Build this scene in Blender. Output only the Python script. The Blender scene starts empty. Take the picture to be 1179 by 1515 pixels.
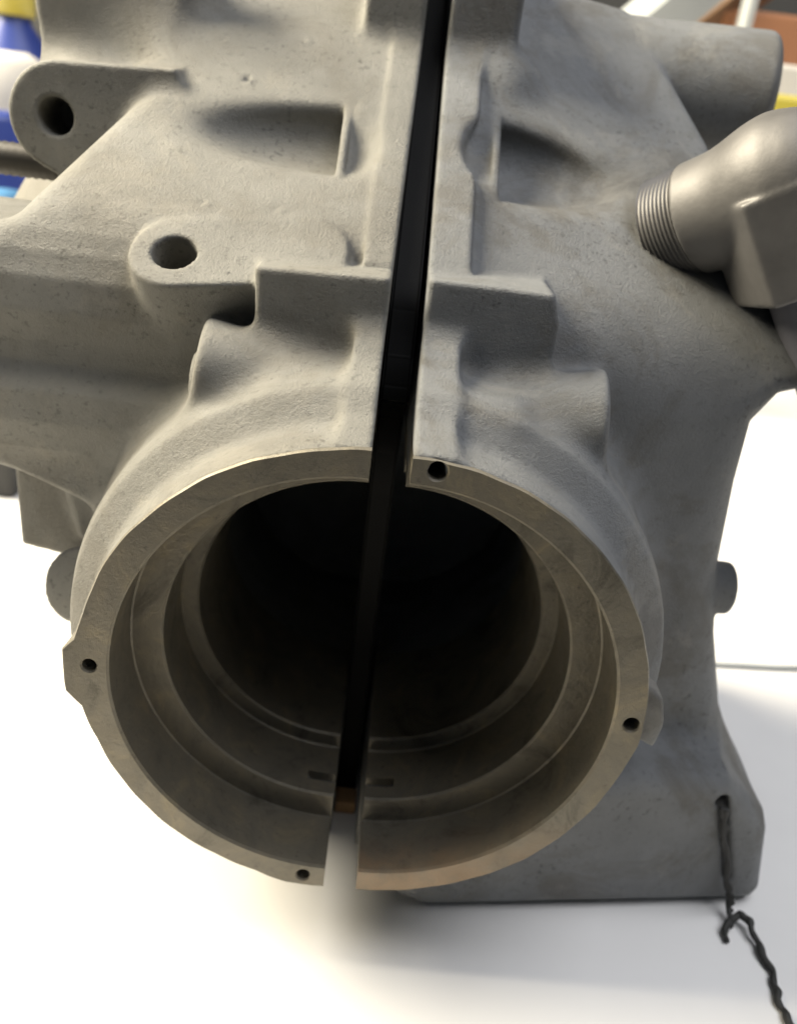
import bpy, bmesh, math, random
import numpy as np
from mathutils import Vector, Matrix
random.seed(7); np.random.seed(7)
CM = 0.01                                   # the model is laid out in centimetres

# ------------------------------------------------------------------ camera
FPX, IW, IH = 1300.0, 1179.0, 1515.0
PITCH, YAW, ROLL = math.radians(24.85), math.radians(2.22), math.radians(7.37)
CAM = np.array([-0.345, -15.311, 11.527])
def _basis():
    p, y, r = PITCH, YAW, ROLL
    F = np.array([math.sin(y)*math.cos(p), math.cos(y)*math.cos(p), -math.sin(p)])
    R = np.array([math.cos(y), -math.sin(y), 0.0]); U = np.cross(R, F)
    return math.cos(r)*R + math.sin(r)*U, -math.sin(r)*R + math.cos(r)*U, F
CR, CU, CF = _basis()
scene = bpy.context.scene
col = scene.collection
cd = bpy.data.cameras.new('camera'); cam = bpy.data.objects.new('camera', cd); col.objects.link(cam)
cam.matrix_world = Matrix(((CR[0], CU[0], -CF[0], CAM[0]*CM), (CR[1], CU[1], -CF[1], CAM[1]*CM), (CR[2], CU[2], -CF[2], CAM[2]*CM), (0, 0, 0, 1)))
cd.sensor_fit = 'VERTICAL'; cd.sensor_height = 36.0; cd.lens = FPX/IH*36.0
cd.clip_start = 0.005; cd.clip_end = 50
cd.dof.use_dof = True; cd.dof.focus_distance = 0.172; cd.dof.aperture_fstop = 15.0
scene.camera = cam

# ------------------------------------------------------------------ light (a workshop: a big warm lamp, soft room light, an added fill)
w = bpy.data.worlds.new('World'); scene.world = w; w.use_nodes = True
w.node_tree.nodes['Background'].inputs[0].default_value = (0.80, 0.90, 1.0, 1)
w.node_tree.nodes['Background'].inputs[1].default_value = 0.065
def area(name, loc, target, size, power, colr, sy=None):
    l = bpy.data.lights.new(name, 'AREA'); l.energy = power; l.color = colr
    l.shape = 'RECTANGLE'; l.size = size; l.size_y = sy or size
    o = bpy.data.objects.new(name, l); col.objects.link(o); o.location = loc
    o.rotation_euler = (Vector(target)-Vector(loc)).to_track_quat('-Z', 'Y').to_euler()
    return o
area('ceiling_lamp', (-1.08, 0.30, 0.95), (0, 0.05, 0.0), 0.75, 84, (1.0, 0.90, 0.70), 0.75)
area('overhead_fill', (0.50, -0.08, 1.4), (0, 0.05, 0.0), 1.1, 19, (0.95, 0.96, 1.0))  # added fill from overhead, lifts the shadows on table and casting
scene.view_settings.view_transform = 'Standard'; scene.view_settings.look = 'None'
scene.view_settings.exposure = 0.0; scene.view_settings.gamma = 1.0

# ------------------------------------------------------------------ ray helpers: a photographed point at a known plane of the model
def ray(px, py): return CF + CR*((px-IW/2)/FPX) - CU*((py-IH/2)/FPX)
def on(px, py, ax, v):
    d = ray(px, py); return CAM + d*((v-CAM[ax])/d[ax])
def onpl(px, py, n, c):
    n = np.asarray(n, float); d = ray(px, py); return CAM + d*((c - n@CAM)/(n@d))

# ------------------------------------------------------------------ materials
def nt(name):
    m = bpy.data.materials.new(name); m.use_nodes = True
    n = m.node_tree.nodes; l = m.node_tree.links; return m, n, l, n['Principled BSDF']
def noise(n, l, co, scale, detail=4, rough=.55, dist=0):
    t = n.new('ShaderNodeTexNoise'); t.inputs['Scale'].default_value = scale; t.inputs['Detail'].default_value = detail
    t.inputs['Roughness'].default_value = rough; t.inputs['Distortion'].default_value = dist
    l.new(co, t.inputs['Vector']); return t.outputs['Fac']
def ramp(n, l, fac, stops):
    r = n.new('ShaderNodeValToRGB'); e = r.color_ramp.elements
    while len(e) < len(stops): e.new(0.5)
    for k, (p, c) in zip(e, stops): k.position = p; k.color = (*c, 1) if len(c) == 3 else c
    l.new(fac, r.inputs['Fac']); return r.outputs['Color']
def mix(n, l, a, b, fac, mode='MIX'):
    x = n.new('ShaderNodeMix'); x.data_type = 'RGBA'; x.blend_type = mode
    for s, v in ((6, a), (7, b), (0, fac)):
        if hasattr(v, 'is_linked') or hasattr(v, 'links'): l.new(v, x.inputs[s])
        else: x.inputs[s].default_value = v if s == 0 else (*v, 1)
    return x.outputs[2]
def bump(n, l, h, strength, dist, prev=None):
    b = n.new('ShaderNodeBump'); b.inputs['Strength'].default_value = strength; b.inputs['Distance'].default_value = dist
    l.new(h, b.inputs['Height'])
    if prev: l.new(prev, b.inputs['Normal'])
    return b.outputs['Normal']
def texco(n): return n.new('ShaderNodeTexCoord').outputs['Object']

def mat_cast(name, base, stain=0.0):
    m, n, l, p = nt(name); co = texco(n)
    k = np.array(base)
    c = ramp(n, l, noise(n, l, co, 55, 5, .6), [(.3, tuple(k*.84)), (.55, tuple(k)), (.75, tuple(k*1.1))])
    sp = ramp(n, l, noise(n, l, co, 620, 3, .65), [(.57, (0, 0, 0)), (.68, (1, 1, 1))])
    msk = ramp(n, l, noise(n, l, co, 38, 3, .6), [(.36, (0, 0, 0)), (.7, (1, 1, 1))])
    mm = mix(n, l, sp, msk, 1.0, 'MULTIPLY')
    c = mix(n, l, c, tuple(k*.38), mm)
    if stain > 0:
        st = ramp(n, l, noise(n, l, co, 30, 6, .7, .8), [(.47, (0, 0, 0)), (.60, (stain,)*3)])
        c = mix(n, l, c, (k[0]*.55, k[1]*.48, k[2]*.38), st)
        mp = n.new('ShaderNodeMapping'); mp.inputs['Location'].default_value = (3.1, 1.7, .4); l.new(co, mp.inputs['Vector'])
        pt = ramp(n, l, noise(n, l, mp.outputs[0], 36, 6, .7, .5), [(.55, (0, 0, 0)), (.62, (stain*.7,)*3)])
        c = mix(n, l, c, (k[0]*1.45, k[1]*1.38, k[2]*1.25), pt)
    l.new(c, p.inputs['Base Color'])
    p.inputs['Metallic'].default_value = 0.12
    l.new(ramp(n, l, noise(n, l, co, 90, 4), [(.3, (.5,)*3), (.7, (.68,)*3)]), p.inputs['Roughness'])
    b1 = bump(n, l, noise(n, l, co, 1500, 6, .78), .75, .0006)
    b2 = bump(n, l, noise(n, l, co, 420, 6, .75), .30, .0007, b1)
    b3 = bump(n, l, noise(n, l, co, 70, 3, .5), .10, .003, b2)
    l.new(b3, p.inputs['Normal']); return m
def mat_machined():
    m, n, l, p = nt('machined_face'); co = texco(n)
    c = ramp(n, l, noise(n, l, co, 52, 8, .72, 1.2), [(.30, (.07, .062, .046)), (.45, (.15, .136, .106)), (.56, (.17, .15, .112)), (.66, (.215, .185, .125)), (.78, (.15, .105, .062))])
    sp = ramp(n, l, noise(n, l, co, 420, 4, .7), [(.60, (0, 0, 0)), (.76, (.8, .8, .8))])
    c = mix(n, l, c, (.06, .054, .043), sp)
    # brown reflection of wood, painted into the colour on the lower right rim
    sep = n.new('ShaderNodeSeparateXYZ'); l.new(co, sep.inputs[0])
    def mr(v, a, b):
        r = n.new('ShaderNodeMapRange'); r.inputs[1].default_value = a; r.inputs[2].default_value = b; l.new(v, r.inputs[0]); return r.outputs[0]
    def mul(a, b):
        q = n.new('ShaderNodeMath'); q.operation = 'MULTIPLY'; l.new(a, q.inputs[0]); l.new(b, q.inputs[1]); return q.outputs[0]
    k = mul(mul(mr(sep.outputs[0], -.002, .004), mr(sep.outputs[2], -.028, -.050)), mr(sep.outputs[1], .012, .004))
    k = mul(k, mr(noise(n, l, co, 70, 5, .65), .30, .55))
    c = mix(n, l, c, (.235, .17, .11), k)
    l.new(c, p.inputs['Base Color']); p.inputs['Metallic'].default_value = .4
    l.new(ramp(n, l, noise(n, l, co, 120, 5), [(.3, (.36,)*3), (.7, (.56,)*3)]), p.inputs['Roughness'])
    wv = n.new('ShaderNodeTexWave'); wv.wave_type = 'RINGS'; wv.rings_direction = 'Y'; wv.inputs['Scale'].default_value = 800
    wv.inputs['Distortion'].default_value = 1.5; wv.inputs['Detail'].default_value = 2; l.new(co, wv.inputs['Vector'])
    b0 = bump(n, l, wv.outputs['Fac'], .035, .0002)
    b = bump(n, l, noise(n, l, co, 600, 6, .75), .35, .0006, b0)
    l.new(b, p.inputs['Normal']); return m
def mat_plain(name, base, rough=.5, metal=0.0, var=.15, scale=40, bmp=.1, bs=300):
    m, n, l, p = nt(name); co = texco(n); k = np.array(base)
    l.new(ramp(n, l, noise(n, l, co, scale, 5), [(.3, tuple(k*(1-var))), (.7, tuple(np.minimum(k*(1+var), 1)))]), p.inputs['Base Color'])
    p.inputs['Roughness'].default_value = rough; p.inputs['Metallic'].default_value = metal
    if bmp: l.new(bump(n, l, noise(n, l, co, bs, 4), bmp, .0006), p.inputs['Normal'])
    return m
M_DKST = mat_plain('dark_steel', (.09, .085, .08), .5, .6)
M_CASTL = mat_cast('cast_alloy_warm_lit', (.213, .208, .188), .3)  # left half: warm lamplight mixed into the alloy colour
M_CASTR = mat_cast('cast_alloy_cool_shade', (.186, .192, .197), .55)  # same alloy on the right: cooler, darker shade put into the colour
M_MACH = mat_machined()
M_STEEL = mat_plain('dull_steel', (.155, .15, .146), .56, .5, .22, 60, .12, 500)
M_BLACK = mat_plain('black_plastic', (.003, .003, .003), .38, 0, .2, 30, .05)
M_BLACK.node_tree.nodes['Principled BSDF'].inputs['Specular IOR Level'].default_value = .05
M_RUBBER = mat_plain('dark_hose', (.10, .10, .115), .5, 0, .15)
M_CORD = mat_plain('black_cord', (.022, .022, .020), .6, 0, .35, 500, .5, 1500)
M_TABLE = mat_plain('white_table', (.80, .79, .775), .5, 0, .06, 9, .06, 60)

# ------------------------------------------------------------------ object helpers
def tag(o, label=None, cat=None, group=None, kind=None):
    for k, v in (('label', label), ('category', cat), ('group', group), ('kind', kind)):
        if v: o[k] = v
    return o
def empty(name, loc, label, cat, group=None):
    o = bpy.data.objects.new(name, None); col.objects.link(o); o.location = [c*CM for c in loc]
    o.empty_display_size = .01; return tag(o, label, cat, group)
def link(name, me, mat, parent=None):
    o = bpy.data.objects.new(name, me); col.objects.link(o)
    if mat: me.materials.append(mat)
    if parent:
        o.parent = parent; q = parent; off = Vector((0, 0, 0))
        while q: off += Vector(q.location); q = q.parent
        o.location = -off
    return o
def pymesh(name, V, Fc, smooth=True):
    me = bpy.data.meshes.new(name); me.from_pydata([tuple(float(c)*CM for c in v) for v in V], [], [tuple(int(i) for i in f) for f in Fc])
    me.update()
    if smooth: me.polygons.foreach_set('use_smooth', [True]*len(me.polygons))
    return me
def autosmooth(o, ang=35):
    me = o.data; bm = bmesh.new(); bm.from_mesh(me)
    a = math.radians(ang)
    for e in bm.edges: e.smooth = not (len(e.link_faces) == 2 and e.calc_face_angle(0) > a)
    for f in bm.faces: f.smooth = True
    bm.to_mesh(me); bm.free(); return o
def fixn(me):
    bm = bmesh.new(); bm.from_mesh(me); bmesh.ops.recalc_face_normals(bm, faces=bm.faces); bm.to_mesh(me); bm.free(); return me
def tube(pts, rad, seg=24, caps=True, close=False):
    """swept tube through pts (cm) with a radius per point"""
    pts = [Vector(p) for p in pts]; n = len(pts); V = []; Fc = []
    up = Vector((0.13, 0.2, 1)).normalized()
    for i, p in enumerate(pts):
        t = (pts[min(i+1, n-1)]-pts[max(i-1, 0)]).normalized()
        a = (up - t*up.dot(t)).normalized(); b = t.cross(a); up = a
        r = rad[i] if hasattr(rad, '__len__') else rad
        for k in range(seg):
            q = 2*math.pi*k/seg; V.append(p + a*math.cos(q)*r + b*math.sin(q)*r)
    for i in range(n-1):
        for k in range(seg):
            k2 = (k+1) % seg; Fc.append((i*seg+k, i*seg+k2, (i+1)*seg+k2, (i+1)*seg+k))
    if caps: Fc.append(tuple(range(seg))[::-1]); Fc.append(tuple(range((n-1)*seg, n*seg)))
    return V, Fc
def box_mesh(name, lo, hi, bev=.1, seg=2):
    bm = bmesh.new(); bmesh.ops.create_cube(bm, size=1)
    for v in bm.verts: v.co = Vector([(lo[i]+hi[i])/2*CM + v.co[i]*(hi[i]-lo[i])*CM for i in range(3)])
    if bev: bmesh.ops.bevel(bm, geom=bm.edges[:], offset=bev*CM, segments=seg, affect='EDGES', profile=.5)
    me = bpy.data.meshes.new(name); bm.to_mesh(me); bm.free()
    return me
def lathe(profile, origin, seg=48):
    V = []; Fc = []; n = len(profile)
    for k in range(seg):
        q = 2*math.pi*k/seg
        for r, z in profile: V.append((origin[0]+r*math.cos(q), origin[1]+r*math.sin(q), origin[2]+z))
    for k in range(seg):
        k2 = (k+1) % seg
        for i in range(n-1): Fc.append((k*n+i, k2*n+i, k2*n+i+1, k*n+i+1))
    Fc.append(tuple(k*n for k in range(seg))[::-1]); Fc.append(tuple(k*n+n-1 for k in range(seg)))
    return V, Fc

# ------------------------------------------------------------------ signed distance modelling of the sand-cast halves
H = 0.075
GAP = 0.39
TABLE_Z = -8.35
def smin(a, b, k):
    if k <= 0: return np.minimum(a, b)
    h = np.maximum(k-np.abs(a-b), 0)/k
    return np.minimum(a, b) - h*h*(k*.25)
def smax(a, b, k):
    if k <= 0: return np.maximum(a, b)
    h = np.maximum(k-np.abs(a-b), 0)/k
    return np.maximum(a, b) + h*h*(k*.25)
def poly2(A, B, pts):
    """signed distance to a polygon on 2-D arrays"""
    d = np.full(np.broadcast(A, B).shape, 1e9, np.float32); s = np.ones(d.shape, np.float32)
    n = len(pts)
    for i in range(n):
        (ax, ay), (bx, by) = pts[i], pts[i-1]
        ex, ey = bx-ax, by-ay; wx, wy = A-ax, B-ay
        t = np.clip((wx*ex+wy*ey)/(ex*ex+ey*ey+1e-9), 0, 1)
        d = np.minimum(d, (wx-ex*t)**2 + (wy-ey*t)**2)
        c1 = B >= ay; c2 = B < by; c3 = ex*wy > ey*wx
        s = np.where((c1 & c2 & c3) | (~c1 & ~c2 & ~c3), -s, s)
    return (s*np.sqrt(d)).astype(np.float32)
def slab(d2, dy, r):
    a = d2+r; b = dy+r
    return np.sqrt(np.maximum(a, 0)**2 + np.maximum(b, 0)**2) + np.minimum(np.maximum(a, b), 0) - r
class Field:
    def __init__(s, lo, hi, h=None):
        s.h = h or H
        s.lo = np.array(lo, np.float32)
        n = [int(math.ceil((hi[i]-lo[i])/s.h))+1 for i in range(3)]
        s.x = (lo[0]+s.h*np.arange(n[0], dtype=np.float32))[:, None, None]
        s.y = (lo[1]+s.h*np.arange(n[1], dtype=np.float32))[None, :, None]
        s.z = (lo[2]+s.h*np.arange(n[2], dtype=np.float32))[None, None, :]
        s.d = np.full(n, 9.0, np.float32); s.id = np.zeros(n, np.uint8); s.names = []
    def add(s, name, d, k=0.3):
        if name not in s.names: s.names.append(name)
        i = s.names.index(name)
        s.id = np.where(d < s.d, np.uint8(i), s.id); s.d = smin(s.d, d, k).astype(np.float32)
    def cut(s, d, k=0.1): s.d = smax(s.d, -d, k).astype(np.float32)
    def clip(s, d, k=0.0): s.d = smax(s.d, d, k).astype(np.float32)
    # primitives
    def xz(s, pts, y0, y1, r=.1, shear=0.0):
        d2 = poly2(s.x, s.z, pts); Y = s.y - shear*s.x
        return slab(d2, np.maximum(y0-Y, Y-y1), r)
    def yz(s, pts, x0, x1, r=.1):
        d2 = poly2(s.y, s.z, pts); return slab(d2, np.maximum(x0-s.x, s.x-x1), r)
    def cyl(s, a, b, r, rnd=.08, r2=None):
        a = np.array(a, np.float32); u = np.array(b, np.float32)-a; L = float(np.linalg.norm(u)); u = u/L
        px, py, pz = s.x-a[0], s.y-a[1], s.z-a[2]
        t = px*u[0]+py*u[1]+pz*u[2]
        q = np.sqrt(np.maximum(px*px+py*py+pz*pz-t*t, 0))
        rr = r if r2 is None else r+(r2-r)*np.clip(t/L, 0, 1)
        return slab(q-rr, np.maximum(-t, t-L), rnd)
    def ell(s, c, rad, ax=None):
        px, py, pz = s.x-c[0], s.y-c[1], s.z-c[2]
        if ax is not None:
            u, v, w_ = ax
            px, py, pz = [px*e[0]+py*e[1]+pz*e[2] for e in (u, v, w_)]
        k = np.sqrt((px/rad[0])**2+(py/rad[1])**2+(pz/rad[2])**2)
        return (k-1)*min(rad)
    def plane(s, n, c): return n[0]*s.x+n[1]*s.y+n[2]*s.z-c
    def slot(s, a, b, r, n, h0, h1, rnd=.08):
        """capsule outline a-b of radius r in the plane with normal n, from h0 to h1 along n"""
        a = np.array(a, float); n = np.array(n, float); n /= np.linalg.norm(n)
        u = np.array(b, float)-a; u -= n*(u@n); L = np.linalg.norm(u)+1e-6; u /= L; v = np.cross(n, u)
        px, py, pz = s.x-a[0], s.y-a[1], s.z-a[2]
        t = px*u[0]+py*u[1]+pz*u[2]; q = px*v[0]+py*v[1]+pz*v[2]; h = px*n[0]+py*n[1]+pz*n[2]
        t = t-np.clip(t, 0, L)
        return slab(np.sqrt(t*t+q*q)-r, np.maximum(h0-h, h-h1), rnd)
    # meshing (surface nets)
    def sample(s, P):
        q = (P-s.lo)/s.h; n = np.array(s.d.shape)
        q = np.clip(q, 0, n-1.001); i = q.astype(np.int32); f = (q-i).astype(np.float32); r = 0
        for a in (0, 1):
            for b in (0, 1):
                for c in (0, 1):
                    wgt = (f[:, 0] if a else 1-f[:, 0])*(f[:, 1] if b else 1-f[:, 1])*(f[:, 2] if c else 1-f[:, 2])
                    r = r + wgt*s.d[i[:, 0]+a, i[:, 1]+b, i[:, 2]+c]
        return r
    def grad(s, P, e=None):
        e = e or s.h; g = np.zeros_like(P)
        for k in range(3):
            o = np.zeros(3, np.float32); o[k] = e; g[:, k] = s.sample(P+o)-s.sample(P-o)
        return g/(np.linalg.norm(g, axis=1, keepdims=True)+1e-9)
    def mesh(s):
        d = s.d
        for ax in range(3):                     # close the field on its border
            for e in (0, -1):
                ix = [slice(None)]*3; ix[ax] = e; d[tuple(ix)] = np.maximum(d[tuple(ix)], .02)
        neg = d < 0; n = d.shape; m = tuple(k-1 for k in n)
        cnt = np.zeros(m, np.uint8)
        for a in (0, 1):
            for b in (0, 1):
                for c in (0, 1): cnt += neg[a:a+m[0], b:b+m[1], c:c+m[2]]
        cells = np.argwhere((cnt > 0) & (cnt < 8)); idx = np.full(m, -1, np.int32)
        idx[tuple(cells.T)] = np.arange(len(cells))
        acc = np.zeros((len(cells), 3), np.float32); num = np.zeros(len(cells), np.float32)
        for ax in range(3):
            o1, o2 = [k for k in range(3) if k != ax]
            for a in (0, 1):
                for b in (0, 1):
                    p = cells.copy(); p[:, o1] += a; p[:, o2] += b; q = p.copy(); q[:, ax] += 1
                    d0 = d[tuple(p.T)]; d1 = d[tuple(q.T)]; x = (d0 < 0) != (d1 < 0)
                    t = np.where(x, d0/np.where(x, d0-d1, 1), 0)
                    pos = (p-cells).astype(np.float32); pos[:, ax] += t
                    acc += np.where(x[:, None], pos, 0); num += x
        V = s.lo + (cells+acc/num[:, None])*s.h
        Q = []
        for ax in range(3):
            o1, o2 = [(1, 2), (2, 0), (0, 1)][ax]
            sl0 = [slice(None)]*3; sl1 = [slice(None)]*3; sl0[ax] = slice(0, -1); sl1[ax] = slice(1, None)
            A = neg[tuple(sl0)]; B = neg[tuple(sl1)]
            e = np.argwhere(A != B); e = e[(e[:, o1] > 0) & (e[:, o2] > 0) & (e[:, o1] < n[o1]-1) & (e[:, o2] < n[o2]-1)]
            fl = A[tuple(e.T)]
            def at(i, j):
                q = e.copy(); q[:, o1] -= i; q[:, o2] -= j; return idx[tuple(q.T)]
            q = np.stack([at(1, 1), at(0, 1), at(0, 0), at(1, 0)], 1)
            q[~fl] = q[~fl][:, ::-1]; Q.append(q)
        Q = np.concatenate(Q)
        for _ in range(2):                      # settle onto the surface
            g = s.grad(V); V = V - np.clip(s.sample(V), -.03, .03)[:, None]*g*.8
        N = s.grad(V)
        ids = s.id[tuple(np.clip(np.rint((V-s.lo)/s.h).astype(int), 0, np.array(n)-1).T)]
        return V, Q, N, ids
    def build(s, parent, mat, labels=None):
        V, Q, N, ids = s.mesh()
        fid = ids[Q[:, 0]]; out = {}
        for i, nm in enumerate(s.names):
            F = Q[fid == i]
            if not len(F): continue
            u, inv = np.unique(F, return_inverse=True); F = inv.reshape(F.shape)
            me = bpy.data.meshes.new(nm); nv, nf = len(u), len(F)
            me.vertices.add(nv); me.vertices.foreach_set('co', (V[u]*CM).astype(np.float32).ravel())
            me.loops.add(nf*4); me.loops.foreach_set('vertex_index', F.astype(np.int32).ravel())
            me.polygons.add(nf); me.polygons.foreach_set('loop_start', np.arange(0, nf*4, 4, dtype=np.int32))
            me.polygons.foreach_set('use_smooth', np.ones(nf, bool))
            me.update(calc_edges=True); me.validate()
            me.normals_split_custom_set_from_vertices(N[u].astype(np.float32))
            out[nm] = link(nm.split('|')[0], me, mat, parent)
        return out

# ------------------------------------------------------------------ layout of the castings (cm; x across the split, -y to the viewer, z up)
ZA, MA = 8.13, 0.72
TL, TR = 0.03, 0.22
def slopeN(s, t): n = np.array([s*t, -MA, 1.0]); return n
def on_slope(px, py, s, off=0.0):
    t = TL if s < 0 else TR
    return onpl(px, py, slopeN(s, t), ZA-MA*3.7+off)
def unit(v): v = np.array(v, float); return v/np.linalg.norm(v)
def slope_plane(f, s, off=0.0):
    t = TL if s < 0 else TR
    n = slopeN(s, t); L = np.linalg.norm(n); return f.plane(n/L, (ZA-MA*3.7+off)/L)

NECK = [(0.06, 5.58), (0.16, 5.63), (0.55, 5.68), (0.85, 5.70), (1.05, 5.78), (1.5, 6.33), (1.9, 6.44), (2.6, 6.46), (3.2, 6.5), (5.0, 6.9)]
def neck(f, s):
    r = np.sqrt((f.x-s*GAP)**2 + f.z**2); ys = [p[0] for p in NECK]; rs = [p[1] for p in NECK]
    rr = np.interp(f.y, ys, rs).astype(np.float32)
    return np.maximum((r-rr)*.92, np.maximum(.06-f.y, f.y-5.0))
HOLES = {-1: [(-5.80, .08, .155), (-.90, -5.33, .155)], 1: [(5.82, .02, .175), (.88, 5.36, .19)]}
def bores(f, s):
    r = np.sqrt((f.x-s*GAP)**2 + f.z**2)
    f.cut(np.maximum(r-5.3, f.y-1.85), 0)
    f.cut(np.maximum(r-4.45, f.y-7.3), 0)
    f.cut(np.maximum(r-4.1, f.y-12.4), 0)
    f.cut(np.maximum(np.maximum(np.abs(f.x)-1.1, np.maximum(2.03-f.y, f.y-2.35)), np.maximum(f.z+4.0, -5.3-f.z)), 0)
    for x, z, rad in HOLES[s]: f.cut(np.maximum(np.sqrt((f.x-x)**2+(f.z-z)**2)-rad+.03*(z > 5), f.y-1.6), 0)

def gap_profile(f, s, w0, w1):
    """raised strip that runs along the split: over the neck, up the step and up the slope"""
    sad = [(1.6, 5.8), (2.3, 6.1), (3.3, 6.3), (3.4, 5.5), (1.6, 4.9)]
    f.add('neck_collar', f.yz(sad, min(s*.2, s*2.6), max(s*.2, s*2.6), .3), .5)
    neckp = [(0.08, 5.46), (0.35, 5.64), (1.0, 5.94), (2.1, 6.62), (3.0, 7.22), (3.2, 6.0), (0.08, 4.9)]
    f.add('seam_rib', f.yz(neckp, min(s*GAP-.3, s*w0), max(s*GAP+.3, s*w0), .08), .35)
    z = lambda y: ZA+MA*(y-3.7)+.10
    sl = [(4.0, z(4.0)-.1), (16.0, z(16.0)), (16.0, z(16)-1.5), (4.5, z(4)-1.5)]
    f.add('seam_rib', f.yz(sl, min(s*GAP-.3, s*w1), max(s*GAP+.3, s*w1), .05), .12)

# ---- left half
L = Field((-14.2, -0.05, TABLE_Z-.1), (-GAP+.15, 16.4, 17.0))
P1, P2, P3 = on(236, 98, 1, 8.2), on(140, 260, 1, 8.2), on(205, -60, 1, 14.5)
P4 = on(10, 336, 1, 4.7)
def nrm(a, b_, c_):
    n = unit(np.cross(b_-a, c_-a)); return n if n[0] < 0 else -n
nL, nM = nrm(P1, P2, P3), nrm(P1, P2, P4)
# main wall
q = lambda px, py, y: tuple(on(px, py, 1, y)[[0, 2]])
body = [(-.2, 18), (-14, 18), (-14, 4.0), (-9.0, 2.4), (-5.6, 1.0), (-5.4, -3), (-4.6, TABLE_Z), (-.2, TABLE_Z)]
b = L.xz(body, 4.35, 14.0, .15)
b = smax(b, slope_plane(L, -1), .6)
b = smax(b, smin(L.plane(nL, float(nL@P1)), L.plane(nM, float(nM@P1)), .3), .5)
L.add('casing_wall', b, 0)
L.add('neck_collar', neck(L, -1), .5)
# side tunnel (long log running out to the left)
xr = -3.2
tp = lambda py, y: (y, float(on(60, py, 1, y)[2]))
prof = [tp(334, 4.75), tp(344, 4.45), tp(370, 4.15), tp(410, 3.92), tp(460, 3.88), tp(505, 4.12), tp(535, 4.15), tp(580, 3.82), tp(625, 3.85), tp(664, 4.1), tp(690, 4.6), (8.5, tp(690, 4.6)[1]), (8.5, tp(334, 4.75)[1])]
L.add('side_tunnel', L.yz(prof, -14.0, -3.0, .12), .35)
# gusset plate under the tunnel
g = [q(18, 660, 5.6), q(32, 806, 5.6), q(118, 828, 5.6), q(175, 760, 5.6), q(235, 660, 5.6)]
L.add('gusset', L.xz(g, 5.6, 6.6, .12), .3)
g2 = [q(60, 670, 5.3), q(104, 806, 5.3), q(135, 815, 5.3), q(135, 670, 5.3)]
L.add('gusset', L.xz([q(62, 640, 5.0), q(112, 800, 5.0), q(150, 822, 5.0), q(190, 640, 5.0)], 5.2, 6.2, .2), .45)
L.add('casing_wall', L.xz([(-5.0, 4.2), (-2.5, 4.2), (-2.5, 7.1), (-5.0, 6.9)], 4.3, 7.0, .2), .5)
# stud boss beside the ring
c = on(117, 866, 1, 4.0); dv = unit((-.25, -1, .45))
L.add('stud_boss', L.cyl(c, c-dv*4, .98, .05), .15)
c2 = on(127, 870, 1, 4.1); L.cut(L.cyl(c2+dv*.4, c2-dv*.8, .16), 0)
# clamp bosses and clamp plate of the neck
def clamp(f, s, bx, by, bz, br, plate, xb_in):
    f.add('clamp_plate', f.xz(plate, 3.05, 6.5, .05), .12)
    f.add('clamp_boss', f.cyl((s*.2, by+.25, bz-.45), (s*bx, by, bz), .8, .12, br), .45)
pl_l = [q(377, 394, 3.05), q(377, 480, 3.05), (q(377, 480, 3.05)[0], 5.0), (-.2, 5.0), (-.2, q(590, 412, 3.05)[1])]
bl = on(292, 536, 1, 2.9)
clamp(L, -1, abs(bl[0]), 3.1, 5.85, 1.12, pl_l, 0)
L.add('clamp_boss', L.cyl((bl[0]-.09, 3.1, 5.6), (bl[0]+.3, 3.1, 5.6), .62, .03), 0)
gap_profile(L, -1, 1.02, 1.05)
# lugs
hole1 = on(82, 172, 1, 8.2); hh = (hole1[0], hole1[2])
lug = []
for k in range(13):
    an = math.radians(97+k*12.5); lug.append((hh[0]+.12+1.28*math.cos(an), hh[1]-.02+1.28*math.sin(an)))
lug += [q(84, 258, 8.2), q(92, 285, 8.2), q(210, 330, 8.2), q(300, 250, 8.2), q(262, 101, 8.2)]
L.add('mounting_lug', L.xz(lug, 8.2, 10.2, .07), .22)
L.cut(L.cyl((hh[0], 7.5, hh[1]), (hh[0], 9.8, hh[1]), .44, .03), .04)
up = [q(40, -120, 10.4), q(52, 10, 10.4), q(70, 105, 10.4), q(100, 160, 10.4), q(215, 160, 10.4), q(225, 105, 10.4), q(320, -120, 10.4)]
L.add('upper_bracket', L.xz(up, 10.4, 11.3, .1), 1.2)
e2 = on_slope(258, 372, -1, -.02); n2 = unit([-.05, -.70, 1.0])
e2b = e2 + 4.0*unit(np.cross(n2, [0, 1, .62]))*1.0
e2b = on_slope(450, 376, -1, -.14)
L.add('bolt_lug', L.slot(e2, e2b, .98, n2, -2.6, .0, .07), .14)
L.cut(L.slot(e2, e2+np.array([.01, 0, 0]), .47, n2, -2.2, 1, .02), .05)
for px, py, r_ in ((365, 118, .10), (430, 232, .07), (300, 300, .06), (410, 310, .05), (330, 60, .06), (450, 60, .05)):
    c = on_slope(px, py, -1, 0); L.add('casing_wall', L.ell(c+np.array([.1, 0, -.03]), (r_*.7, r_*1.4, r_)), .08); L.cut(L.ell(c+np.array([0, 0, .03]), (r_, r_*1.6, r_)), .05)
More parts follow.
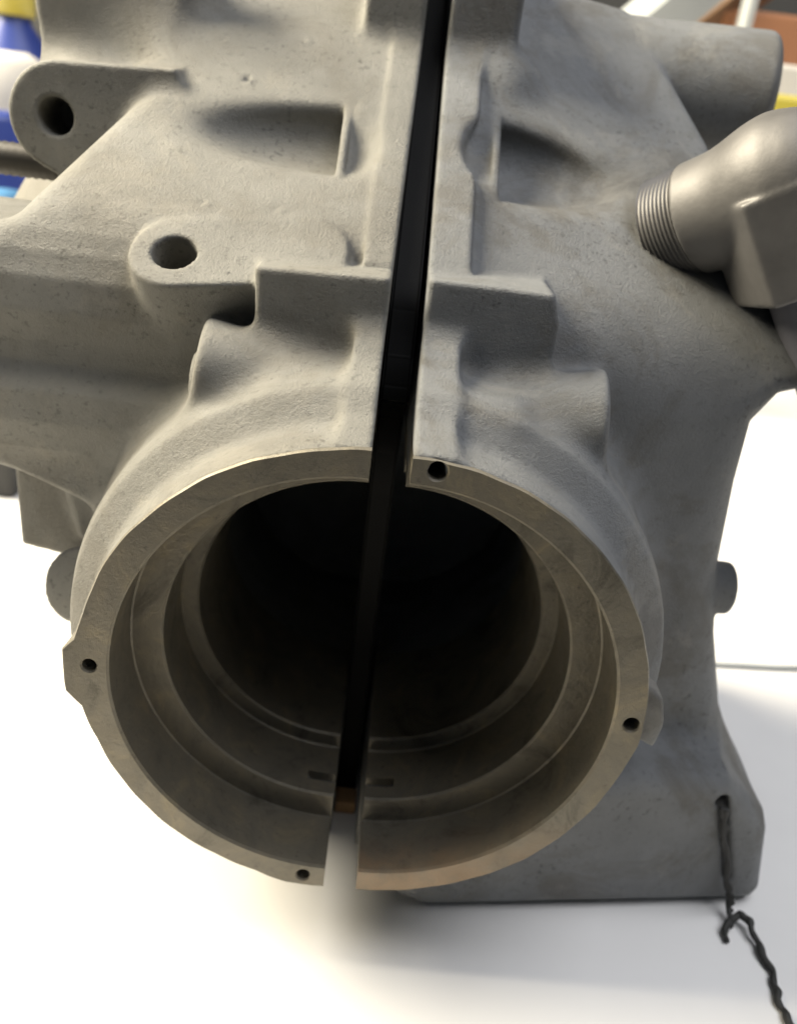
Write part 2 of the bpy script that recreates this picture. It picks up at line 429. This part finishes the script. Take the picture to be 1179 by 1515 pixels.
# pockets with their thin ribs, round bosses and the top block
def uppers(f, s, pocket, rib, recess, bossc, block):
    n = unit(slopeN(s, TL if s < 0 else TR)); u = unit(np.cross([0, 0, 1.0], np.cross(n, [0, 0, 1.0]))); 
    ux = unit(np.array([1, 0, 0])-n*n[0]); uy = np.cross(n, ux)
    pc = on_slope(*pocket[:2], s, pocket[4]); n_ = unit(n+np.array([0, .25, .55])); uy_ = np.cross(n_, ux)
    f.cut(smax(f.ell(pc, pocket[2:4]+(pocket[5],), (ux, uy_, n_)), f.plane(-s*ux, float(-s*ux@pc)), .06), .36)
    rc = on_slope(*recess[:2], s, .1); f.cut(f.ell(rc, (.42, .85, .4), (ux, uy, n)), .3)
    bc = on_slope(*bossc[:2], s, 0)-n*bossc[3]
    if s > 0: f.add('round_boss', f.ell(bc, (bossc[2], bossc[2]*1.15, bossc[2]), (ux, uy, n)), .3)
    r0, r1 = on_slope(*rib[0], s, 0), on_slope(*rib[1], s, 0)
    f.add('pocket_rib', f.slot(r0, r1, .10, n, -1.0, -.03, .03), .05)
    x = block[0]; f.add('top_block', f.xz([(s*.1, 16), (s*x, 16), (s*x, block[1]), (s*(x-.5), block[1]-.35), (s*.1, block[1]-.5)], block[2], 16.0, .1), .3)
uppers(L, -1, (508, 203, 3.5, 1.2, .05, .9), ((518, 142), (502, 258)), (529, 212), (550, 102, 1.1, .65), (1.85, 12.6, 10.5))
bores(L, -1)
L.clip(L.x+GAP-.014*np.maximum(L.y-3, 0), 0); L.clip(TABLE_Z+.02-L.z, 0); L.clip(.06-L.y, 0)

left = empty('crankcase_half', (-3, 5, TABLE_Z), 'left half of the split grey engine casting, lit pale, with two drilled lugs', 'engine casing')
parts_l = L.build(left, M_CASTL)
del L

# ---- right half
R = Field((GAP-.15, -0.05, TABLE_Z-.1), (14.6, 18.0, 17.0))
SH = .144
def qs(px, py, y0):                      # a point on the wall plane y = y0 + SH*x
    return tuple(onpl(px, py, (-SH, 1, 0), y0)[[0, 2]])
def qa(px, py): return tuple(on_slope(px, py, 1)[[0, 2]])
wall = [(.2, 16), (qa(925, 2)[0], 16), qa(925, 2), qa(985, 100), qa(1050, 215), qa(1085, 320), qs(1108, 402, 5.2), qs(1210, 440, 4.8), qs(1228, 545, 4.4), qs(1195, 572, 4.2), qs(1150, 586, 4.0), qs(1116, 625, 3.9), qs(1098, 720, 3.6), qs(1076, 850, 3.4), qs(1074, 960, 3.2), qs(1084, 1080, 3.0), qs(1098, 1160, 2.8), (8.6, TABLE_Z), (.2, TABLE_Z)]
b = R.xz(wall, -9, 14.0, .2, SH)
b = smax(b, slope_plane(R, 1), .35)
b = smax(b, (3.3-R.y+SH*R.x)*.99, 1.3)
R.add('casing_wall', b, 0)
R.add('neck_collar', neck(R, 1), .5)
foot = [qs(945, 1150, 1.6), qs(1085, 1158, 1.6), qs(1112, 1185, 1.6), qs(1136, 1212, 1.6), qs(1139, 1235, 1.6), qs(1128, 1318, 1.6), (qs(1110, 1336, 1.6)[0], TABLE_Z+.02), (qs(640, 1345, 1.6)[0]-.3, TABLE_Z+.02), (1.5, TABLE_Z+.5), (1.3, -6.4), (4.0, -4.5)]
R.add('foot', R.xz(foot, 1.5, 8.5, .6, SH), .8)
cs = onpl(1070, 1192, (-SH, 1, 0), 1.5); ce = onpl(1076, 1300, (-SH, 1, 0), 1.5)
R.cut(R.slot(cs, ce, .13, (SH, -1, 0), -.30, .5, .02), .12)
R.cut(R.cyl(cs+np.array([-.05, -.6, .1]), cs+np.array([-.05, 2.5, .1]), .2, .02), .08)
# edge boss on the flank, bulge of the flank
c = onpl(1058, 868, (-SH, 1, 0), 4.4)
R.add('edge_boss', R.cyl((c[0]-.8, c[1], c[2]), (c[0]+.36, c[1], c[2]), .72, .12), .1)
# pipe port
pp = on_slope(996, 338, 1, .0); pd = on(1120, 285, 1, 5.6)-pp; pd = unit(pd)
# tube behind the shoulder
a = on(880, 124, 1, 15.2); bb = on(1128, 150, 1, 14.6)
R.add('side_tube', R.cyl(a, bb, 1.95, .3, 1.9), .1)
pr = [q(628, 412, 3.05), q(740, 425, 3.05), q(822, 437, 3.05), q(828, 480, 3.05), (q(828, 480, 3.05)[0], 5.0), (.2, 5.0), (.2, q(628, 412, 3.05)[1])]
br = on(898, 604, 1, 2.9)
clamp(R, 1, br[0], 3.1, 5.75, 1.12, pr, 0)
gap_profile(R, 1, 1.22, 1.3)
uppers(R, 1, (742, 232, 3.5, 1.5, .05, .9), ((738, 160), (733, 295)), (712, 225), (750, 104, 1.35, .88), (2.15, 12.6, 10.3))
# ear of the ring
R.add('neck_collar', R.xz([q(955, 1005, .35), q(979, 1030, .35), q(980, 1066, .35), q(964, 1100, .35), (5.8, -.35), (5.7, 1.0)], .18, .85, .05), .06)
bores(R, 1)
R.clip(GAP-.007*np.maximum(R.y-3, 0)-R.x, 0); R.clip(TABLE_Z+.02-R.z, 0); R.clip(.06-R.y, 0)
right = empty('crankcase_half', (4, 5, TABLE_Z), 'right half of the split grey engine casting, in shade, with foot and pipe elbow', 'engine casing')
parts_r = R.build(right, M_CASTR)
del R

# ------------------------------------------------------------------ machined bearing rings (one half-ring on each casting)
RO_L = [(0, 5.64), (13, 5.60), (44, 5.62), (52, 5.64), (60, 5.67), (76, 5.68), (83, 5.76), (86, 5.98), (96, 5.98), (100, 5.72), (109, 5.62), (152, 5.60), (163, 5.6), (171, 5.70), (180, 5.66)]
RO_R = [(0, 5.58), (13, 5.60), (31, 5.60), (50, 5.64), (68, 5.66), (85, 5.68), (95, 5.74), (106, 5.66), (139, 5.65), (163, 5.62), (180, 5.65)]
def ring(s, table, parent):
    prof_in = [(5.055, 0.0), (5.0, .05), (5.0, 1.57), (4.96, 1.6), (4.32, 1.6), (4.27, 1.65), (4.27, 3.35), (4.23, 3.4), (3.90, 3.4), (3.85, 3.46), (3.85, 7.45)]
    V = []; Fc = []; nA = 181
    for i in range(nA):
        a = i*180/(nA-1); th = math.radians(a); ro = float(np.interp(a, [t[0] for t in table], [t[1] for t in table]))
        ro += .006*math.sin(i*.61)+.006*math.sin(i*.23+1)
        pr = prof_in + [(4.5, 7.45), (4.5, 1.95), (ro-.12, 1.95), (ro-.02, .25), (ro, .06), (ro-.03, 0.0)]
        for r, y in pr: V.append((s*(GAP+r*math.sin(th)), y, r*math.cos(th)))
    m = len(prof_in)+6
    for i in range(nA-1):
        for k in range(m):
            k2 = (k+1) % m; Fc.append((i*m+k, (i+1)*m+k, (i+1)*m+k2, i*m+k2))
    Fc.append(tuple(range(m))); Fc.append(tuple((nA-1)*m+k for k in range(m))[::-1])
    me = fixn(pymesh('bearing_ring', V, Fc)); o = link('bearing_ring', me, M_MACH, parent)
    return o
def drill(o, holes):
    """bolt holes through the ring face"""
    bm = bmesh.new()
    for x, z, r, dep in holes:
        mt = Matrix.Translation((x*CM, (dep/2-.3)*CM, z*CM)) @ Matrix.Rotation(math.pi/2, 4, 'X')
        bmesh.ops.create_cone(bm, cap_ends=True, segments=28, radius1=r*CM, radius2=r*CM, depth=(dep+.6)*CM, matrix=mt)
    for x, z, r, dep in holes:             # chamfered mouths
        mt = Matrix.Translation((x*CM, 0, z*CM)) @ Matrix.Rotation(-math.pi/2, 4, 'X')
        bmesh.ops.create_cone(bm, cap_ends=True, segments=28, radius1=(r+.09)*CM, radius2=(r-.02)*CM, depth=.11*CM, matrix=mt)
    bmesh.ops.create_cube(bm, size=1, matrix=Matrix.Translation((0, 2.2*CM, -4.6*CM)) @ Matrix.Diagonal((2.2*CM, .3*CM, 1.2*CM, 1)))
    me = bpy.data.meshes.new('cutter'); bm.to_mesh(me); bm.free(); c = bpy.data.objects.new('cutter', me); col.objects.link(c)
    md = o.modifiers.new('b', 'BOOLEAN'); md.object = c; md.operation = 'DIFFERENCE'; md.solver = 'EXACT'; md.use_self = True
    c.location = o.location + (o.parent.location if o.parent else Vector())
    bpy.context.view_layer.update()
    dg = bpy.context.evaluated_depsgraph_get(); new = bpy.data.meshes.new_from_object(o.evaluated_get(dg))
    o.modifiers.clear(); o.data = new; new.name = 'bearing_ring'
    bpy.data.objects.remove(c); bpy.data.meshes.remove(me)
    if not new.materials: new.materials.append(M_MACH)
    return autosmooth(o, 32)
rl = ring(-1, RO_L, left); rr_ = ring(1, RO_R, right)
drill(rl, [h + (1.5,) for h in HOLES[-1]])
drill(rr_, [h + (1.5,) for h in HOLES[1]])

# ------------------------------------------------------------------ black sheet standing in the split
yb = float(on(508, 1178, 2, TABLE_Z)[1])
prof = [(yb, TABLE_Z+.01), (yb, 2.0), (yb-.3, 3.4), (yb-1.0, 4.6), (3.2, 5.5), (2.6, 5.75), (2.7, 6.1), (3.2, 6.6), (3.7, 7.5), (4.2, 8.1), (15.8, 16.4), (15.8, TABLE_Z+.01)]
me = bpy.data.meshes.new('spacer_sheet'); bm = bmesh.new()
f0 = [bm.verts.new((-.35*CM, y*CM, z*CM)) for y, z in prof]; fc = bm.faces.new(f0)
ex = bmesh.ops.extrude_face_region(bm, geom=[fc]); bmesh.ops.translate(bm, verts=[v for v in ex['geom'] if isinstance(v, bmesh.types.BMVert)], vec=(.62*CM, 0, 0))
bmesh.ops.recalc_face_normals(bm, faces=bm.faces); bmesh.ops.bevel(bm, geom=bm.edges[:], offset=.06*CM, segments=3, affect='EDGES')
bm.to_mesh(me); bm.free()
sp = link('spacer_sheet', me, M_BLACK); autosmooth(sp)
tag(sp, 'glossy black sheet standing in the gap between the two casting halves', 'spacer sheet')

tag(link('wooden_shim', box_mesh('wooden_shim', (-.33, yb-.75, TABLE_Z+.005), (.30, yb-.02, TABLE_Z+.42), .06), mat_plain('raw_wood', (.42, .25, .12), .7, 0, .3, 120)), 'small brown wooden shim at the bottom of the gap', 'shim')

# ------------------------------------------------------------------ pipe elbow screwed into the right half
p0 = pp; p1 = on(1162, 272, 1, 5.9); d1 = unit(p1-p0); LEN = np.linalg.norm(p1-p0); dn = unit([.62, -.12, -1.0])
E_ = Field(p1-4.2, p1+4.4, .06)
E_.add('pipe_elbow', E_.cyl(p0+d1*LEN*.22, p1, 1.36, .06), 0)
E_.add('pipe_elbow', E_.ell(p1, (1.58, 1.58, 1.58)), .5)
s1 = unit(np.cross(d1, dn)); s2 = unit(np.cross(s1, dn))
hexd = None
for k in range(6):
    an = math.radians(60*k+18); nn = s1*math.cos(an)+s2*math.sin(an); pd_ = E_.plane(nn, float(nn@p1)+1.60); hexd = pd_ if hexd is None else smax(hexd, pd_, .06)
hexd = smax(hexd, E_.plane(dn, float(dn@p1)+2.3), .12); hexd = smax(hexd, E_.plane(-dn, -float(dn@p1)+.15), .12)
E_.add('pipe_elbow', hexd, .06)
el = E_.build(right, M_STEEL)['pipe_elbow']
pts = []; rad = []
for i in range(31):
    t = -.10+.38*i/30; pts.append(p0+d1*LEN*t); rad.append(1.28+(.05 if i % 3 == 1 else 0))
V, Fc = tube(pts, rad, 48); th = link('thread', fixn(pymesh('thread', V, Fc)), M_STEEL, el); autosmooth(th, 50)
h0 = p1+dn*2.0
V, Fc = tube([h0, h0+dn*2.0, h0+dn*4.0, h0+dn*6.5], [1.12]*4, 32)
ho = link('hose', fixn(pymesh('hose', V, Fc)), M_RUBBER, el); autosmooth(ho)

# threaded stud behind the left lug
c = on(26, 236, 1, 9.6)
pts = []; rad = []
for i in range(25): pts.append(c+np.array([-1.2+i*.1, -.0, 0])); rad.append(.40+(.035 if i % 2 else 0))
V, Fc = tube(pts, rad, 28); link('stud', fixn(pymesh('stud', V, Fc)), M_DKST, left)

# ------------------------------------------------------------------ table
me = box_mesh('table_top', (-90, -13, TABLE_Z-3), (90, 95, TABLE_Z), .3)
tb = link('table_top', me, M_TABLE); tag(tb, 'white table top under the engine casting', 'table', kind='structure')

# ------------------------------------------------------------------ cord hanging from the foot
cp = [onpl(1070, 1196, (-SH, 1, 0), 1.45), onpl(1072, 1250, (-SH, 1, 0), 1.38), onpl(1077, 1310, (-SH, 1, 0), 1.30), onpl(1080, 1336, (-SH, 1, 0), 1.2)]
z0 = TABLE_Z+.12
cp += [on(1076, 1365, 2, z0+.12), on(1072, 1392, 2, z0)]
def strand(pts, r, n=90, amp=.05, wind=9, ph=0):
    pts = [np.array(p) for p in pts]; seg = []
    P = [2*pts[0]-pts[1]]+pts+[2*pts[-1]-pts[-2]]
    for i in range(n):
        u = i/(n-1)*(len(pts)-1); k = min(int(u), len(pts)-2); t = u-k
        a, b_, c_, d_ = P[k:k+4]
        p = .5*((2*b_)+(-a+c_)*t+(2*a-5*b_+4*c_-d_)*t*t+(-a+3*b_-3*c_+d_)*t**3)
        q_ = ph+wind*2*math.pi*i/n
        p = p+np.array([math.cos(q_), .3*math.sin(q_), .5*math.sin(q_)])*amp
        seg.append(p)
    rr = [r*(1+.16*math.sin(i*.31+ph)+.10*math.sin(i*.83)) for i in range(n)]
    return tube(seg, rr, 10)
cord = empty('cord', cp[2], 'twisted black cord hanging out of the foot slot onto the table', 'cord')
V, Fc = strand(cp, .085, 80, .05, 4); link('strand', fixn(pymesh('strand', V, Fc)), M_CORD, cord)
V, Fc = strand(cp[:4]+[on(1078, 1350, 2, z0+.15)], .07, 80, .06, 5, 2.4); link('strand', fixn(pymesh('strand', V, Fc)), M_CORD, cord)
tail = [on(1076, 1372, 2, z0+.05), on(1092, 1352, 2, z0+.2), on(1108, 1366, 2, z0+.2), on(1122, 1400, 2, z0+.05), on(1142, 1440, 2, z0), on(1148, 1470, 2, z0), on(1160, 1500, 2, z0), on(1185, 1540, 2, z0)]
V, Fc = strand(tail, .10, 90, .035, 7, 1); link('tail', fixn(pymesh('tail', V, Fc)), M_CORD, cord)

# ------------------------------------------------------------------ blurred things at the back of the table
def pm(name, c, r=.4): return mat_plain(name, c, r, 0, .06, 20, 0)
M_YEL = pm('yellow_plastic', (.55, .46, .07)); M_BLU = pm('blue_plastic', (.035, .06, .27)); M_WHT = pm('white_cloth', (.60, .57, .52), .8)
M_LBL = pm('light_blue', (.10, .27, .48)); M_ORG = pm('orange_card', (.34, .15, .07), .7); M_GRY = pm('grey_metal', (.42, .44, .44), .4)
M_BRN = pm('brown_wood', (.22, .13, .07), .7); M_DRK = pm('dark_stuff', (.03, .03, .03), .6); M_PNK = pm('pink_print', (.7, .30, .25), .7)
def base_at(px, py, y):
    p = on(px, py, 1, y); return p
def bottle(name, px, py_top, y, r, mat, capm, label, cat):
    p = on(px, py_top, 1, y); h = p[2]-TABLE_Z
    e = empty(name, (p[0], y, TABLE_Z), label, cat)
    V, Fc = lathe([(r*.9, 0), (r, .4), (r, h*.66), (r*.85, h*.76), (r*.4, h*.84), (r*.4, h*.87)], (p[0], y, TABLE_Z), 40)
    link('bottle_body', fixn(pymesh('bottle_body', V, Fc)), mat, e)
    V, Fc = lathe([(r*.48, h*.86), (r*.48, h*.98), (r*.42, h)], (p[0], y, TABLE_Z), 32)
    link('cap', fixn(pymesh('cap', V, Fc)), capm, e); return e
bottle('bottle', 14, -60, 60, 3.4, M_BLU, M_YEL, 'blue bottle with yellow cap at the far left of the table', 'bottle')
p = on(10, 75, 1, 50)
V, Fc = lathe([(4.2, 0), (4.6, 2), (4.5, p[2]-TABLE_Z-3), (3.8, p[2]-TABLE_Z-.8), (2.2, p[2]-TABLE_Z)], (p[0]-1, 50, TABLE_Z), 40)
o = link('sack', fixn(pymesh('sack', V, Fc)), M_WHT); tag(o, 'white sack standing behind the drilled left lug', 'sack')
p = on(-4, 165, 1, 40)
V, Fc = lathe([(2.2, 0), (2.4, .3), (2.5, p[2]-TABLE_Z-.4), (2.3, p[2]-TABLE_Z)], (p[0]-.4, 40, TABLE_Z), 40)
o = link('tub', fixn(pymesh('tub', V, Fc)), M_BLU); tag(o, 'dark blue tub behind the threaded stud at the left edge', 'tub')
p = on(-6, 282, 1, 34)
V, Fc = lathe([(1.4, 0), (1.5, .3), (1.5, p[2]-TABLE_Z-.4), (1.4, p[2]-TABLE_Z)], (p[0], 34, TABLE_Z), 40)
o = link('cup', fixn(pymesh('cup', V, Fc)), M_LBL); tag(o, 'light blue cup at the left edge above the side tunnel', 'cup')
# right-hand shelf
def slat(name, a, b_, w_, t, mat, label, cat):
    a = np.array(a); b_ = np.array(b_); V, Fc = tube([a, b_], w_, 4); o = link(name, fixn(pymesh(name, V, Fc, False)), mat); return tag(o, label, cat)
def bxo(name, lo, hi, mat, label, cat): return tag(link(name, box_mesh(name, lo, hi, .3), mat), label, cat)
YB = 62
def rect(px0, py0, px1, py1, y, dep): a = on(px0, py1, 1, y); b_ = on(px1, py0, 1, y); return (min(a[0], b_[0]), y, min(a[2], b_[2])), (max(a[0], b_[0]), y+dep, max(a[2], b_[2]))
a, b_ = rect(1060, 30, 1230, 130, YB, 10); bxo('carton', a, b_, M_ORG, 'orange carton at the back right behind the side tube', 'carton')
a, b_ = rect(1085, -40, 1128, 120, YB-8, 2); bxo('post', (a[0], a[1], TABLE_Z), b_, M_GRY, 'pale grey post in front of the orange carton', 'post')
slat('plank', on(930, 60, 1, YB), on(1075, -60, 1, YB), 2.2, 1, M_GRY, 'pale grey plank leaning at the back above the shoulder', 'plank')
slat('plank', on(1010, 60, 1, YB+4), on(1130, -30, 1, YB+4), 1.6, 1, M_BRN, 'brown plank leaning beside the orange carton', 'plank')
a, b_ = rect(1120, 105, 1240, 210, YB-12, 8); bxo('box', a, b_, M_WHT, 'white box at the right edge above the pipe elbow', 'box')
a, b_ = rect(1130, 150, 1240, 185, YB-20, 3); bxo('tape_roll', a, b_, M_YEL, 'yellow strip behind the top of the pipe elbow', 'tape')
a, b_ = rect(-400, -250, 1600, 420, 96, 2); bxo('back_board', a, b_, M_DRK, 'dark board standing behind everything on the table', 'board')

# grey cable lying on the table, dark box under the side tunnel
V, Fc = tube([on(1020, 980, 2, TABLE_Z+.12), on(1090, 984, 2, TABLE_Z+.12), on(1140, 987, 2, TABLE_Z+.12), on(1260, 991, 2, TABLE_Z+.12)], .11, 12)
tag(link('cable', fixn(pymesh('cable', V, Fc)), M_GRY), 'thin grey cable lying on the table right of the casting', 'cable')
a, b_ = rect(-70, 640, 15, 730, 24, 5); bxo('block', (a[0], a[1], TABLE_Z), b_, M_DRK, 'dark block under the side tunnel at the left edge', 'block')
